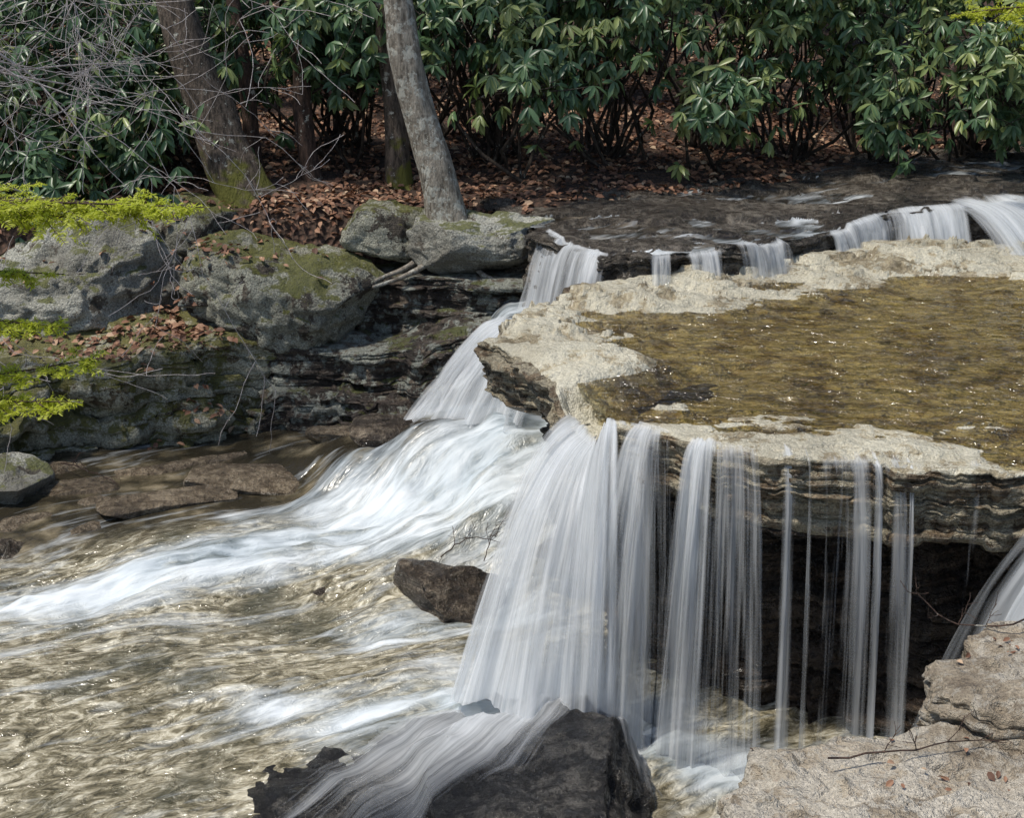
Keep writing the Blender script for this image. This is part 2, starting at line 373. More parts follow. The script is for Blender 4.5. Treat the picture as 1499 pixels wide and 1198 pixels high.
# left bank
slab('mossy_bank_ledge',[(-9,11.2),(-6,11.5),(-4.6,11.75),(-3.5,12.15),(-2.7,12.5),(-2.15,12.7),(-1.9,13.1),(-2,14.6),(-9,15)],(-5,13.4),
     lambda x,y:-.80+.16*ss(12.1,13.2,y)+.06*fbm(x*1.5,y*1.5,0,4,5,.6)+.06*stepn(x,y,44),1.4,M_bank,seed=9,layer=.13,jag=.15,rings=80,edge=.14,lump=.22)
slab('shale_bank',[(-3,12.9),(-2,13.05),(-1.2,13.1),(-.5,13.0),(.1,12.9),(.55,12.75),(.9,13.2),(.9,14.8),(-3,15)],(-1.1,14),
     lambda x,y:-.2+.05*fbm(x*1.5,y*1.5,0,4,4),1.8,M_shale,seed=12,layer=.08,jag=.12,rings=40,edge=.10,lump=.10)
slab('shale_step',[(-2.3,12.75),(-1.7,12.55),(-1.1,12.45),(-.6,12.1),(-.25,12.05),(.1,12.3),(.3,12.8),(.2,13.6),(-2.3,13.7)],(-1.,13.0),
     lambda x,y:-.78+.2*ss(-1.4,-.3,x)+.06*stepn(x,y,45,2),1.4,M_shale,seed=15,layer=.08,jag=.1,rings=40,edge=.12,lump=.10)
slab('shale_foot',[(-2.2,12.5),(-1.5,12.2),(-1.0,11.75),(-.6,11.55),(-.45,11.9),(-.3,12.6),(-2.2,13.2)],(-1.,12.5),
     lambda x,y:-1.22+.07*stepn(x,y,46,2),1.0,M_shale,seed=18,layer=.07,jag=.1,rings=40,edge=.12,lump=.1)

# terrain
gx=np.r_[np.linspace(-60,-8,30)[:-1],np.linspace(-8,9,240),np.linspace(9,60,30)[1:]]
gy=np.r_[np.linspace(-30,11,40)[:-1],np.linspace(11,24,190),np.linspace(24,90,40)[1:]]
X,Y=np.meshgrid(gx,gy)
shx=np.array([-60,-9,-5,-3.5,-2,-1,.2,.9,1.35,2.8,4.2,6.1,9,60]);shy=np.array([13,12.6,13.2,13.4,13.35,13.45,13.2,13.5,13.75,14.3,15.6,16.6,17.5,22])
def terr(x,y):
    s=np.interp(x,shx,shy)
    d=y-s
    low=np.where(x<.3,-.95,.1)
    z=-2.3+(low+2.3)*ss(-.9,-.3,d)
    z=z+(.33-low)*ss(-.1,.75,d)
    z=z+.13*np.clip(d-.5,0,5)+.32*np.clip(d-5.5,0,40)
    z=z+np.where(d>-.2,1,.0)*(.10*fbm(x*.8,y*.8,0,90,4)+.03*fbm(x*5,y*5,0,91,3))
    return z
Z=terr(X,Y)
mk('terrain',np.c_[X.ravel(),Y.ravel(),Z.ravel()],gridf(len(gy),len(gx)),M_floor)

# ---------------------------------------------------------------- lower river
CP=np.array([(-.05,10.95,-.82),(-.6,10.95,-.85),(.3,10.7,-.98),(-1.1,11.3,-1.25),(-1.3,10.0,-1.53),(-3.6,9.1,-1.7),(-3.2,11.4,-1.6),(-2.8,12.3,-1.6),(-1.8,12.4,-1.5),(-2,10.8,-1.58),(0,10,-1.22),(.4,10,-1.25),(-.55,10,-1.38),(-.23,8.9,-1.68),(.3,9.2,-1.5),(.42,7.6,-1.75),(-2,6.5,-1.76),(-1.5,8.6,-1.7),(-6,11,-1.62),(-6,8,-1.74),(-7,5,-1.76),(1.5,7,-1.85),(2,9,-1.8),(0,5,-1.8),(.3,11.5,-.85)])
def river_z(x,y):
    w=0;s=0
    for cx,cy,cz in CP:
        q=1/((x-cx)**2+(y-cy)**2+.05)**1.6;w=w+q;s=s+q*cz
    return s/w
SEG=[((-.6,11.15),(.25,10.95),.32,1.1),((0,11.0),(-.1,10.5),.55,1.05),((.3,10.6),(.25,10.0),.5,1.),((-.15,10.5),(-.69,10.2),.55,1.1),((-.69,10.2),(-1.4,9.85),.52,1.1),((-1.4,9.85),(-2.2,9.5),.44,1.05),((-2.2,9.5),(-3.1,9.15),.40,1.0),((-3.1,9.15),(-6,8.6),.38,.9),((-2.1,10.25),(-1.1,10.85),.25,.8),
     ((.3,10.2),(-.3,9.7),.55,1.0),((-.2,9.7),(-1.3,9.5),.34,.8),((-.1,8.9),(-.9,8.5),.30,.8),((-.2,9.1),(.1,8.7),.3,.9),((-1.1,7.65),(-1.4,7.5),.28,.6),((.0,7.5),(1.2,7.1),.4,1.15),((-2.4,9.0),(-3.8,8.7),.3,.6),((-.3,7.6),(.6,7.5),.38,1.15),((1.2,7.0),(2.9,6.8),.35,.95),((-.5,7.6),(-1.0,7.4),.35,.7),((-.9,10.7),(-1.6,10.3),.35,.75)]
gx=np.linspace(-9,3.2,430);gy=np.linspace(3.5,13.4,400);X,Y=np.meshgrid(gx,gy)
foam=np.zeros(X.shape)
XW=X+.14*fbm(X*1.7,Y*1.7,0,501,3);YW=Y+.14*fbm(X*1.7,Y*1.7,0,502,3)
for a,b,w,k in SEG:
    d=dseg(XW,YW,[a,b]);foam=np.maximum(foam,k*np.exp(-(d/w)**2))
foam=foam*(1+.3*fbm(X*1.5,Y*1.5,0,6,3))
S=-(.88*X+.47*Y);T=(.47*X-.88*Y)+.22*fbm(X*.6,Y*.6,0,33,2)+.10*np.clip(Y-10,-2,2)**2
Z=river_z(X,Y)
Z=Z+foam*(.13*fbm(S*1.3,T*3.2,0,21,3)+.03*fbm(S*4,T*10,0,22,3))
calm=ss(-.3,.3,(Y-10.2)+(-X-1.2)*.25-.2)*ss(.6,-.2,X)
Z=Z+(1-calm)*(.018*fbm(S*2.2,T*4.2,0,25,4)+.009*fbm(S*7,T*13,0,27,3))
mk('creek_water',np.c_[X.ravel(),Y.ravel(),Z.ravel()],gridf(len(gy),len(gx)),M_river,uv=np.c_[S.ravel(),T.ravel()],attrs={'foam':foam.ravel(),'calm':calm.ravel()})
gx=np.linspace(-.5,5.5,200);gy=np.linspace(11.0,13.9,110);X,Y=np.meshgrid(gx,gy)
Z=-.36+.07*np.clip(X,0,5)+.02*fbm(X*3,Y*3,0,5,3)-.5*ss(.0,-.5,X)
m=(Y>11.35-.3*X)
F=gridf(len(gy),len(gx));keep=(m.ravel()[F].all(1))
mk('channel_water',np.c_[X.ravel(),Y.ravel(),Z.ravel()],F[keep],M_upriver,uv=np.c_[(-X*.8-Y*.4).ravel(),(X*.4-Y*.8).ravel()],attrs={'foam':(.75+.3*fbm(X,Y,0,3,3)).ravel(),'calm':np.full(X.size,.8)})

# ---------------------------------------------------------------- waterfalls
def fall(name,lip,base,mat,layers=2,seed=0,dens=0.,ruf=.05,nu=70,nv=46,pre=.15,pw=2.0,edgef=.12,snap=None,kbot=.10):
    lip=np.array(lip,float);base=np.array(base,float)
    Vs=[];Fs=[];U=[];D=[];off=0
    for L in range(layers):
        u=np.linspace(0,1,nu);tl=np.linspace(0,1,len(lip));tb=np.linspace(0,1,len(base))
        A=np.stack([np.interp(u,tl,lip[:,k]) for k in range(3)],1);B=np.stack([np.interp(u,tb,base[:,k]) for k in range(3)],1)
        if snap:
            A[:,2]=snap(A[:,0],A[:,1])-.012
        wid=np.linalg.norm(np.diff(A,axis=0),axis=1).sum();widb=np.linalg.norm(np.diff(B,axis=0),axis=1).sum()
        t=np.r_[np.linspace(-pre,0,5)[:-1],np.linspace(0,1,nv)]
        vel=1+.30*fbm(u*5,L*9.,0,seed,3)+(.07*L)
        hx=(B-A)[:,:2]
        hn=np.linalg.norm(hx,axis=1)[:,None]+1e-6
        rows=[]
        for tt in t:
            tp=max(tt,0)
            xy=A[:,:2]+hx*(tt*vel)[:,None]
            nrm=hx/hn
            xy=xy+nrm*(ruf*tp**.7*fbm(u*8,tp*1.6+L*5,0,seed+3,4))[:,None]*1.6
            z=A[:,2]+(B-A)[:,2]*tp**pw+.012+.006*L+ruf*.25*fbm(u*12,L*3.,0,seed+5,3)*min(1,tp*4)
            if tt<0:
                z=(snap(xy[:,0],xy[:,1])+.015 if snap else A[:,2]+.02+(-tt)*.05)+.006*L
            rows.append(np.c_[xy,z])
        V=np.concatenate(rows);n=len(t)
        Vs.append(V);Fs.append(gridf(n,nu)+off);off+=len(V)
        W=max(wid,widb)*.7+min(wid,widb)*.3
        uu=np.tile(u*W+L*3.7+seed,n);H=np.linalg.norm(B-A,axis=1).mean();vv=np.repeat(t*H,nu)
        U.append(np.c_[uu,vv])
        e=np.minimum(u,1-u);ed=-.3*(1-ss(0,edgef,e+.04*vn(u*20,seed,0,1)))
        ts=np.repeat(t,nu)
        dd=dens+np.tile(ed,n)+.07*ss(.25,0,np.abs(ts))-.04*ss(.4,1,ts)+kbot*ss(.8,1.,ts)-.5*ss(-.02,-pre,ts)-.03*L
        D.append(dd)
    return mk(name,np.concatenate(Vs),np.concatenate(Fs),mat,uv=np.concatenate(U),attrs={'dens':np.concatenate(D)})
lz=ledge_z
fall('waterfall',[(.36,8.5,-.12),(.42,8.25,-.16),(.5,8.05,-.14),(.62,7.82,-.04)],[(-.27,7.8,-1.62),(-.1,7.4,-1.5),(.25,7.2,-1.5),(.62,7.12,-1.65)],M_fall,3,1,.10,.10,130,60,snap=lz,edgef=.10)
fall('waterfall',[(.66,7.76,.0),(.88,7.59,.0)],[(.35,7.35,-1.6),(.82,7.1,-1.85)],M_fall,2,2,.02,.06,60,60,snap=lz,edgef=.3)
fall('waterfall',[(.6,7.95,.0),(.95,7.6,.0)],[(.6,7.6,-1.9),(.98,7.3,-1.9)],M_veil,1,12,.06,.05,60,60,snap=lz,edgef=.2)
fall('waterfall',[(.96,7.51,.0),(1.16,7.38,-.02)],[(.74,7.15,-1.9),(1.12,6.98,-1.9)],M_fall,2,3,.03,.07,70,60,snap=lz,edgef=.3)
fall('waterfall',[(1.06,7.43,.0),(1.36,7.24,-.02)],[(1.0,7.1,-1.9),(1.42,6.9,-1.9)],M_veil,1,9,.02,.05,70,60,snap=lz)
rs=np.random.RandomState(3);ed_=np.array(ledge_out[16:22])
def edge_pt(x): return np.interp(x,ed_[:,0],ed_[:,1])+.04
for q,(x,wd,dn,dx) in enumerate([(1.50,.08,.08,.0),(1.60,.02,-.03,.02),(1.87,.11,-.03,.02),(1.96,.05,.10,.03),(2.07,.12,-.02,.05),(2.13,.03,.06,.02),(2.47,.15,-.08,-.03),(2.78,.10,-.03,-.10)]):
    fall('water_strand',[(x-wd/2,edge_pt(x-wd/2),0),(x+wd/2,edge_pt(x+wd/2),0)],[(x-wd*.9+dx,edge_pt(x)-.2-.1*rs.rand(),-1.85),(x+wd*.9+dx,edge_pt(x)-.22-.1*rs.rand(),-1.85)],M_fall,1,40+q,dn,.035,16,50,pre=.9,snap=lz,edgef=.45)
fall('waterfall',[(1.45,7.2,-.02),(2.4,7.08,-.02)],[(1.45,6.98,-1.9),(2.4,6.85,-1.9)],M_veil,1,5,-.02,.04,100,50,pre=.6,snap=lz,edgef=.3)
fall('waterfall',[(2.98,6.7,.0),(3.4,5.95,.0)],[(2.25,6.75,-1.7),(2.7,6.2,-1.7)],M_fall,3,6,.08,.09,70,50,snap=lz)
def ufall(a,b,zb,seed,dens=.03,out=.28,mat=None,lay=2):
    a=np.array(a);b=np.array(b)
    n=6;L=[a+(b-a)*q/(n-1) for q in range(n)]
    d=(b-a)/np.linalg.norm(b-a);nr=np.array([d[1],-d[0]])
    lip=[(p[0]+nr[0]*.03,p[1]+nr[1]*.03,.30) for p in L];base=[(p[0]+nr[0]*out-.08,p[1]+nr[1]*out,zb) for p in L]
    fall('upper_waterfall',lip,base,mat or M_fall,lay,seed,dens,.05,60,24,pre=.6,snap=up_z,edgef=.25)
fall('upper_waterfall',[(.3,12.7,.3),(.42,12.35,.3),(.62,12.0,.3),(.84,11.75,.3)],[(.05,12.45,-.4),(.2,12.0,-.4),(.45,11.7,-.4),(.75,11.5,-.35)],M_fall,2,21,.05,.06,80,30,snap=up_z)
ufall((1.10,11.62),(1.36,11.70),-.2,22,-.03);ufall((1.40,11.72),(1.82,11.92),-.2,23,.03);ufall((1.85,11.93),(2.5,12.4),-.15,24,.01)
ufall((2.75,12.65),(3.6,13.4),-.1,25,.06);ufall((3.5,13.34),(4.4,13.5),-.1,26,.09,.5,lay=3);ufall((4.2,13.45),(5.3,14.0),-.1,27,.16,.85,lay=3);ufall((5.2,13.98),(7,13.6),-.1,28,.08)
fall('cascade',[(-.25,11.9,-.36),(.05,11.6,-.37),(.35,11.25,-.35)],[(-.85,11.3,-1.02),(-.4,10.9,-.94),(.15,10.7,-.96)],M_fall,3,31,.07,.13,80,30,pre=.6,pw=1.3)

# ---------------------------------------------------------------- boulders
def boulder(name,loc,size,mat,seed,rotz=0,tilt=(0,0),cuts=9,sub=5,rough=.05,strata=0.,power=3.0,hmin=.6):
    bm=bmesh.new();bmesh.ops.create_icosphere(bm,subdivisions=sub,radius=1)
    V=np.array([v.co[:] for v in bm.verts]);F=[[v.index for v in f.verts] for f in bm.faces];bm.free()
    r=(np.abs(V)**power).sum(1)**(-1/power);V=V*r[:,None]
    R=np.random.RandomState(seed)
    for q in range(cuts):
        n=R.randn(3)*np.array([1,1,.8]);n/=np.linalg.norm(n);h=hmin+.35*R.rand()
        d=V@n-h;V=V-np.where(d>0,d,0)[:,None]*n[None]
    lo=V.min(0);hi=V.max(0);V=(V-(lo+hi)/2)/((hi-lo)/2)
    N=V/np.linalg.norm(V,axis=1)[:,None]
    sz=np.array(size)/2.
    W=V*sz;avg=sz.mean()
    q=W/avg
    d=fbm(q[:,0]*1.3+seed,q[:,1]*1.3,q[:,2]*1.3,seed,4,.6)*rough*avg*2.2
    d+=(ridge(W[:,0]*3.2+seed,W[:,1]*3.2,W[:,2]*4.5,seed+3,4)-.3)*rough*.6*min(1,avg*1.5)
    st_=2.5*fbm(W[:,0]*1.8,W[:,1]*1.8,W[:,2]*1.8,seed+11,3);d+=rough*.6*min(1,avg*1.5)*(np.floor(st_)+ss(0,.15,st_-np.floor(st_)))
    d+=fbm(W[:,0]*14,W[:,1]*14,W[:,2]*14,seed+5,3,.6)*rough*.35*min(1,avg*2)
    if strata:
        lay=np.floor(W[:,2]/.07+1.2*fbm(W[:,0]*1.5,W[:,1]*1.5,0,seed,2))
        d+=strata*vn(W[:,0]*2,W[:,1]*2,lay*3.3,seed+8)*(1-np.abs(N[:,2]))
    W=W+N*d[:,None]
    a,b=tilt
    Rx=np.array([[1,0,0],[0,math.cos(a),-math.sin(a)],[0,math.sin(a),math.cos(a)]])
    Ry=np.array([[math.cos(b),0,math.sin(b)],[0,1,0],[-math.sin(b),0,math.cos(b)]])
    Rz=np.array([[math.cos(rotz),-math.sin(rotz),0],[math.sin(rotz),math.cos(rotz),0],[0,0,1]])
    W=W@(Rz@Ry@Rx).T+np.array(loc)
    return mk(name,W,F,mat)
boulder('boulder',(-4.35,13.6,-.40),(2.3,1.6,1.15),M_boul,3,.1,(.12,.0),10,6,.10,.03)
boulder('boulder',(-2.2,13.25,-.40),(1.85,1.2,.8),M_boul2,8,-.15,(.3,.24),9,6,.09)
boulder('boulder',(-3.1,14.1,-.02),(.95,.9,.75),M_boul2,14,.3,(.2,.2),9,5,.08)
boulder('boulder',(-.22,13.45,.04),(1.45,1.0,.54),M_boul,21,.05,(.05,.03),9,6,.07,.02)
boulder('boulder',(-1.2,13.75,.14),(.95,.8,.46),M_boul2,25,.2,(.1,.1),9,5,.08)
boulder('boulder',(-5.9,12.9,-.5),(1.5,1.2,.9),M_boul,29,.2,(.1,.1),9,5,.08)
boulder('river_rock',(-.33,9.0,-1.63),(.95,.6,.36),M_wetrock,34,.15,(.2,.12),6,5,.06,strata=.02,power=5,hmin=.5)
boulder('river_rock',(-.95,11.25,-1.2),(.85,.5,.3),M_wetrock,36,.3,(.1,.1),8,5,.09)
boulder('river_rock',(-1.25,9.25,-1.72),(.6,.4,.24),M_wetrock,37,.3,(.1,.1),8,5,.09)
rk=np.random.RandomState(77)
for (x,y,w,h_,dz) in [(-2.05,11.15,1.35,.55,.065),(-2.75,10.65,1.15,.42,.05),(-3.7,11.05,.8,.4,.035),(-3.0,11.65,.9,.4,.04),(-4.0,11.5,.8,.35,.035),(-1.5,11.7,.6,.3,.055),(-3.9,10.35,.6,.3,.025),(-3.3,10.2,.4,.25,.025),(-2.5,11.75,.4,.22,.035),(-3.4,10.75,.3,.2,.025),(-4.5,10.2,.5,.3,.025)]:
    boulder('flat_rock',(x,y,float(river_z(x,y))+dz-.08),(w,h_,.16),M_slab,int(rk.randint(1000)),rk.rand()*.6,(0,.03),7,5,.025,power=6,hmin=.62)
boulder('flat_rock',(-4.35,10.95,-1.53),(1.0,.8,.40),M_boul,43,.1,(0,.1),8,5,.08)
boulder('flat_rock',(-3.95,9.9,-1.64),(.5,.3,.14),M_wetrock,47,.1,(0,0),8,5,.08)
imp1=boulder('impact_rock',(.14,6.5,-1.86),(1.35,1.45,.80),M_dark,64,.5,(-.02,-.16),6,6,.06,strata=.06,power=6,hmin=.66)
imp2=boulder('impact_rock',(-.72,6.7,-1.83),(1.3,1.3,.42),M_dark,55,.4,(.0,-.12),6,6,.07,strata=.03,power=5,hmin=.65)
def slabz(z0,ax,ay,x0,y0,s): return lambda x,y:z0+ax*(x-x0)+ay*(y-y0)+.06*fbm(x*2,y*2,0,s,6,.62)+.045*stepn(x,y,s+7,1.8,2.)
slab('foreground_rock',[(.68,4.5),(.82,4.85),(1.12,5.2),(1.5,5.40),(2.1,5.50),(3.2,5.55),(4.5,5.0),(4.5,3.2),(.85,3.2)],(2.5,4.4),slabz(-.62,.02,.03,1.5,5,70),1.6,M_front,seed=70,step=.016,layer=.07,jag=.05,rings=150,edge=.06,lump=.07)
slab('foreground_rock',[(1.85,5.5),(1.92,5.75),(2.1,6.0),(2.25,6.15),(2.7,6.2),(4,6.0),(4.5,5.2),(2.25,5.1)],(3.05,5.6),slabz(-.44,.16,.05,2.3,5.8,75),1.7,M_front,seed=76,step=.016,layer=.05,jag=.07,rings=80,edge=.09,lump=.10)

deps=[]
for o in (imp1,imp2):
    me=o.data;deps.append(BVHTree.FromPolygons([v.co[:] for v in me.vertices],[p.vertices[:] for p in me.polygons]))
def drape(name,P0,P1,n,m,mat,dens,seed):
    P0=np.array(P0);P1=np.array(P1);t=np.linspace(0,1,n)
    a=np.stack([np.interp(t,np.linspace(0,1,len(P0)),P0[:,k]) for k in (0,1)],1);b=np.stack([np.interp(t,np.linspace(0,1,len(P1)),P1[:,k]) for k in (0,1)],1)
    u=np.linspace(0,1,m);G=a[:,None]*(1-u)[None,:,None]+b[:,None]*u[None,:,None]
    Z=np.zeros((n,m));rz=river_z(G[...,0],G[...,1])
    for i in range(n):
        for j in range(m):
            z=rz[i,j]
            for tr in deps:
                h=tr.ray_cast(Vector((G[i,j,0],G[i,j,1],2)),Vector((0,0,-1)))
                if h[0] is not None: z=max(z,h[0].z)
            Z[i,j]=z
    Z0=Z.copy()
    for _ in range(8):
        Z[1:-1,1:-1]=(Z[:-2,1:-1]+Z[2:,1:-1]+Z[1:-1,:-2]+Z[1:-1,2:]+Z[1:-1,1:-1]*2)/6
        Z=np.maximum(Z,Z0)
    tt=np.repeat(t,m).reshape(n,m);uu=np.tile(u,(n,1))
    Z=Z+.018+.012*fbm(uu*9,tt*2,0,seed,3)
    dd=dens-.3*(1-ss(0,.35,np.minimum(uu,1-uu)+.08*vn(tt*5,0,0,seed)))-.25*ss(.45,1,tt)
    W=np.linalg.norm(a-b,axis=1).mean();H=np.linalg.norm(np.diff(a,axis=0),axis=1).sum()
    mk(name,np.c_[G.reshape(-1,2),Z.ravel()],gridf(n,m),mat,uv=np.c_[(uu*W+seed).ravel(),(tt*H).ravel()],attrs={'dens':dd.ravel()})
drape('rock_runoff',[(-.35,8.0),(-1.05,7.4),(-1.8,6.5)],[(.6,7.3),(.2,6.4),(-.6,5.6)],70,80,M_fall,.06,81)
drape('rock_runoff',[(-.35,7.8),(-.7,7.2),(-1.0,6.8)],[(.8,7.4),(.55,6.9),(.2,6.4)],50,60,M_fall,.09,88)
drape('rock_runoff',[(.35,7.35),(.5,7.0),(.65,6.4)],[(.95,7.3),(1.0,6.9),(1.05,6.4)],40,40,M_fall,.03,84)

# ---------------------------------------------------------------- trees
def path(pts,n):
    P=np.array(pts,float);L=np.r_[0,np.cumsum(np.linalg.norm(np.diff(P,axis=0),axis=1))];s=np.linspace(0,L[-1],n)
    Q=np.stack([np.interp(s,L,P[:,k]) for k in range(3)],1)
    for _ in range(max(1,n//len(P)//2)):
        Q[1:-1]=(Q[:-2]+2*Q[1:-1]+Q[2:])/4
    return Q
def limb(acc,p,d,L,r,depth,rng,n=8,droop=.0,wig=.25,minr=.003,m=0):
    k=7;pts=[np.array(p,float)];d=np.array(d,float);d/=np.linalg.norm(d)
    for q in range(k):
        d=d+rng.randn(3)*wig*.35+np.array([0,0,-droop]);d/=np.linalg.norm(d)
        pts.append(pts[-1]+d*L/k)
    rad=np.linspace(r,max(r*.35,minr),k+1);acc.tube(pts,rad,n,m)
    if depth>0:
        for q in range(rng.randint(3,6)):
            i=rng.randint(2,k+1);nd=d*.8+rng.randn(3)*.6
            limb(acc,pts[i],nd,L*(.4+.3*rng.rand()),max(rad[i]*.6,minr),depth-1,rng,max(4,n-2),droop,wig,minr,m)
def tree(name,pts,r0,r1,mat,seed,top,roots=5,flare=1.6,sides=16,limbs=7,rootk=.5):
    a=Acc();rng=np.random.RandomState(seed);P=list(pts)
    Q=path(P+[top],70);zv=Q[:,2]-Q[0,2]
    rad=np.interp(zv,[0,2.2,Q[-1,2]-Q[0,2]],[r0,r1,r1*.25])*(1+(flare-1)*np.exp(-zv/.16))
    a.tube(Q,rad,sides,0,rough=.3)
    for q in range(roots):
        th=2*math.pi*q/roots+rng.rand()*.8;p=Q[0]+np.array([0,0,.12]);pp=[p]
        for w in range(8):
            p=p+np.array([math.cos(th),math.sin(th),0])*.12+np.array([0,0,-.03]);th+=rng.randn()*.25;
            p[2]=min(p[2],max(float(terr(p[0],p[1])),Q[0,2]-.25)+.05);pp.append(p.copy())
        a.tube(pp,np.linspace(r0*rootk,.015,len(pp)),7,0,rough=.2)
    for q in range(limbs):
        i=rng.randint(38,66);d=np.array([rng.randn(),rng.randn(),.9])
        limb(a,Q[i],d,1.6+rng.rand()*1.4,rad[i]*.5,2,rng)
    return a.obj(name,[mat])
tree('leaning_tree',[(-.62,13.55,.15),(-.72,13.55,.75),(-.93,13.6,1.45),(-1.0,13.6,1.75),(-1.1,13.65,2.6),(-1.2,13.7,4.2)],.185,.135,M_bark,1,(-1.7,13.9,9),5,1.35,28,rootk=.22)
tree('mossy_tree',[(-2.5,14.3,.0),(-2.85,14.35,.65),(-3.08,14.45,1.3),(-3.35,14.5,2.3)],.27,.19,M_bark2,2,(-4.2,15,9),6,1.8,28)
tree('tree',[(-1.18,14.9,.3),(-1.22,14.9,1.2),(-1.3,14.9,2.6)],.13,.12,M_bark2,3,(-1.3,15,8.5),4,1.4)
tree('tree',[(-2.75,15.2,.3),(-2.8,15.2,1.5),(-2.95,15.3,2.6)],.08,.07,M_bark3,4,(-3.0,15.3,8),4,1.4)
tree('tree',[(-2.1,15,.3),(-2.2,15,1.0),(-2.2,15.1,2.3)],.10,.07,M_bark3,5,(-2.1,15.3,7),4,1.4)
tree('tree',[(5.6,17.6,.6),(5.5,17.6,2),(5.6,17.6,4)],.16,.13,M_bark3,6,(5.6,17.3,9),4,1.4)
rr=np.random.RandomState(5)
for q in range(14):
    x=-11+q*1.7+rr.rand();y=20+rr.rand()*8;z=float(terr(x,y))
    tree('tree',[(x,y,z-.1),(x+.1,y,z+2),(x+rr.randn()*.3,y,z+5)],.16,.13,M_bark3,100+q,(x+rr.randn()*.5,y,z+11),3,1.4,9,6)

def leaves(P,D,N,L,W,rnd,fold=.25,curl=.15):
    D=D/np.linalg.norm(D,axis=1)[:,None];S=np.cross(D,N);S/=np.linalg.norm(S,axis=1)[:,None]+1e-9;N=np.cross(S,D)
    L=L[:,None];W=W[:,None]
    v=[P]
    for f,w,c in ((.3,.85,.0),(.68,1.0,-.35)):
        c0=P+D*L*f+N*L*c*curl
        v+= [c0-S*W*w*.5+N*W*fold,c0,c0+S*W*w*.5+N*W*fold]
    v.append(P+D*L-N*L*curl)
    V=np.stack(v,1)
    n=len(P);base=(np.arange(n)*8)[:,None]
    tri=np.array([[0,2,1],[0,3,2],[4,5,7],[5,6,7]]);quad=np.array([[1,2,5,4],[2,3,6,5]])
    T=(base[:,:,None]+tri[None]).reshape(-1,3);Q=(base[:,:,None]+quad[None]).reshape(-1,4)
    return V.reshape(-1,3),T,Q,np.repeat(rnd,8)
def bush(name,bx,by,rx,ry,zlo,zhi,nw,seed,lsz=.15,bright=0.):
    rng=np.random.RandomState(seed)
    ry0=max(by+.5,float(np.interp(bx,shx,shy))+.6);bz=float(terr(bx,ry0))
    nc=max(5,nw//13);cc=[]
    while len(cc)<nc:
        p=rng.uniform(-1,1,3)
        if (p**2).sum()<1 and (p**2).sum()>.12: cc.append(p)
    cc=np.array(cc)*np.array([rx*1.1,ry,(zhi-zlo)/2])+np.array([bx,by,(zhi+zlo)/2])
    a=Acc()
    for qi,c in enumerate(cc):
        if qi%2 and c[2]<1.6: continue
        s=np.array([bx+rng.randn()*.15,ry0+rng.rand()*.4,bz-.05]);mid=s*.5+c*.5+rng.randn(3)*np.array([.4,.3,.2])+np.array([0,.2,.1])
        P=path([s,mid*.45+s*.55+rng.randn(3)*.2,mid,c],12);P[2:-1]+=rng.randn(9,3)*.025
        a.tube(P,np.linspace(.024,.007,12),5,0)
    k=13
    W=[];WD=[];CB=[]
    for c in cc:
        cb=rng.rand()*.45-.2
        for q in range(k):
            o=rng.randn(3)*np.array([.2,.2,.19]);w=c+o;W.append(w);CB.append(cb)
            if q%2==0: a.tube([c-o*.2,c+o*.5+rng.randn(3)*.03,w],[.007,.005,.004],4,0)
            d=o/np.linalg.norm(o)+np.array([0,-.45,.2])+rng.randn(3)*.25;WD.append(d/np.linalg.norm(d))
    W=np.array(W);WD=np.array(WD);n=len(W);K=9;CB=np.array(CB)
    P=np.repeat(W,K,0);A=np.repeat(WD,K,0)
    ref=np.tile([0.13,.2,1.],(len(P),1));U=np.cross(A,ref);U/=np.linalg.norm(U,axis=1)[:,None];Vv=np.cross(A,U)
    th=np.tile(np.arange(K)*2*np.pi/K,n)+np.repeat(rng.rand(n)*6,K)+rng.randn(n*K)*.3
    rad=U*np.cos(th)[:,None]+Vv*np.sin(th)[:,None]
    dr=np.repeat(.35+1.0*rng.rand(n),K)[:,None]
    D=rad*.85+A*.3+np.array([0,0,-1.])*dr+rng.randn(n*K,3)*.16
    Nn=A+rad*.4+np.array([0,-.2,.4])
    Ls=lsz*(.6+.6*rng.rand(n*K));Ws=Ls*.26
    rnd=np.clip(np.repeat(rng.rand(n)*.45+CB,K)+rng.rand(n*K)*.4+bright,0,1)
    a.addleaves(*leaves(P,D,Nn,Ls,Ws,rnd))
    return a.obj(name,[M_stem,M_rhod])
B=[(-5.3,14.9,1.2,.8,.2,3.0,420),(-4.2,15.0,1.0,.8,.5,3.2,380),(-3.6,14.6,.6,.4,.5,1.4,120),(-5.2,14.2,.9,.5,-.1,.9,200),
(-3.6,15.9,1.0,.7,.9,3.4,300),(-2.0,15.6,.9,.6,1.2,3.4,330),(-1.7,14.9,.55,.45,1.5,2.7,130),(-.2,15.2,.9,.7,1.5,3.4,330),(.15,14.3,.45,.4,1.3,2.2,90),
(-.9,16.2,1.0,.7,1.1,3.4,240),(1.1,15.3,.8,.6,1.7,3.4,270),(.9,14.7,.4,.3,1.35,2.0,60),(2.3,15.9,.9,.7,1.65,3.5,310),(2.3,15.0,.45,.4,.95,1.9,110),(3.2,15.9,.8,.6,1.7,3.5,230),
(4.3,16.2,.9,.6,1.15,3.4,300),(4.1,15.3,.35,.35,.85,1.7,80),(5.6,16.2,.8,.7,1.0,3.3,320),(5.2,15.2,.6,.4,.95,2.2,150),(6.7,16.6,1.0,.7,.6,3.2,300),(7.9,17,1.1,.8,.7,3.5,260),(-6.9,15.2,1.3,.9,.2,3.3,300)]
for q,b in enumerate(B): bush('rhododendron_bush',*b,seed=200+q,lsz=.18,bright=.28 if b[0]>0 else .12)
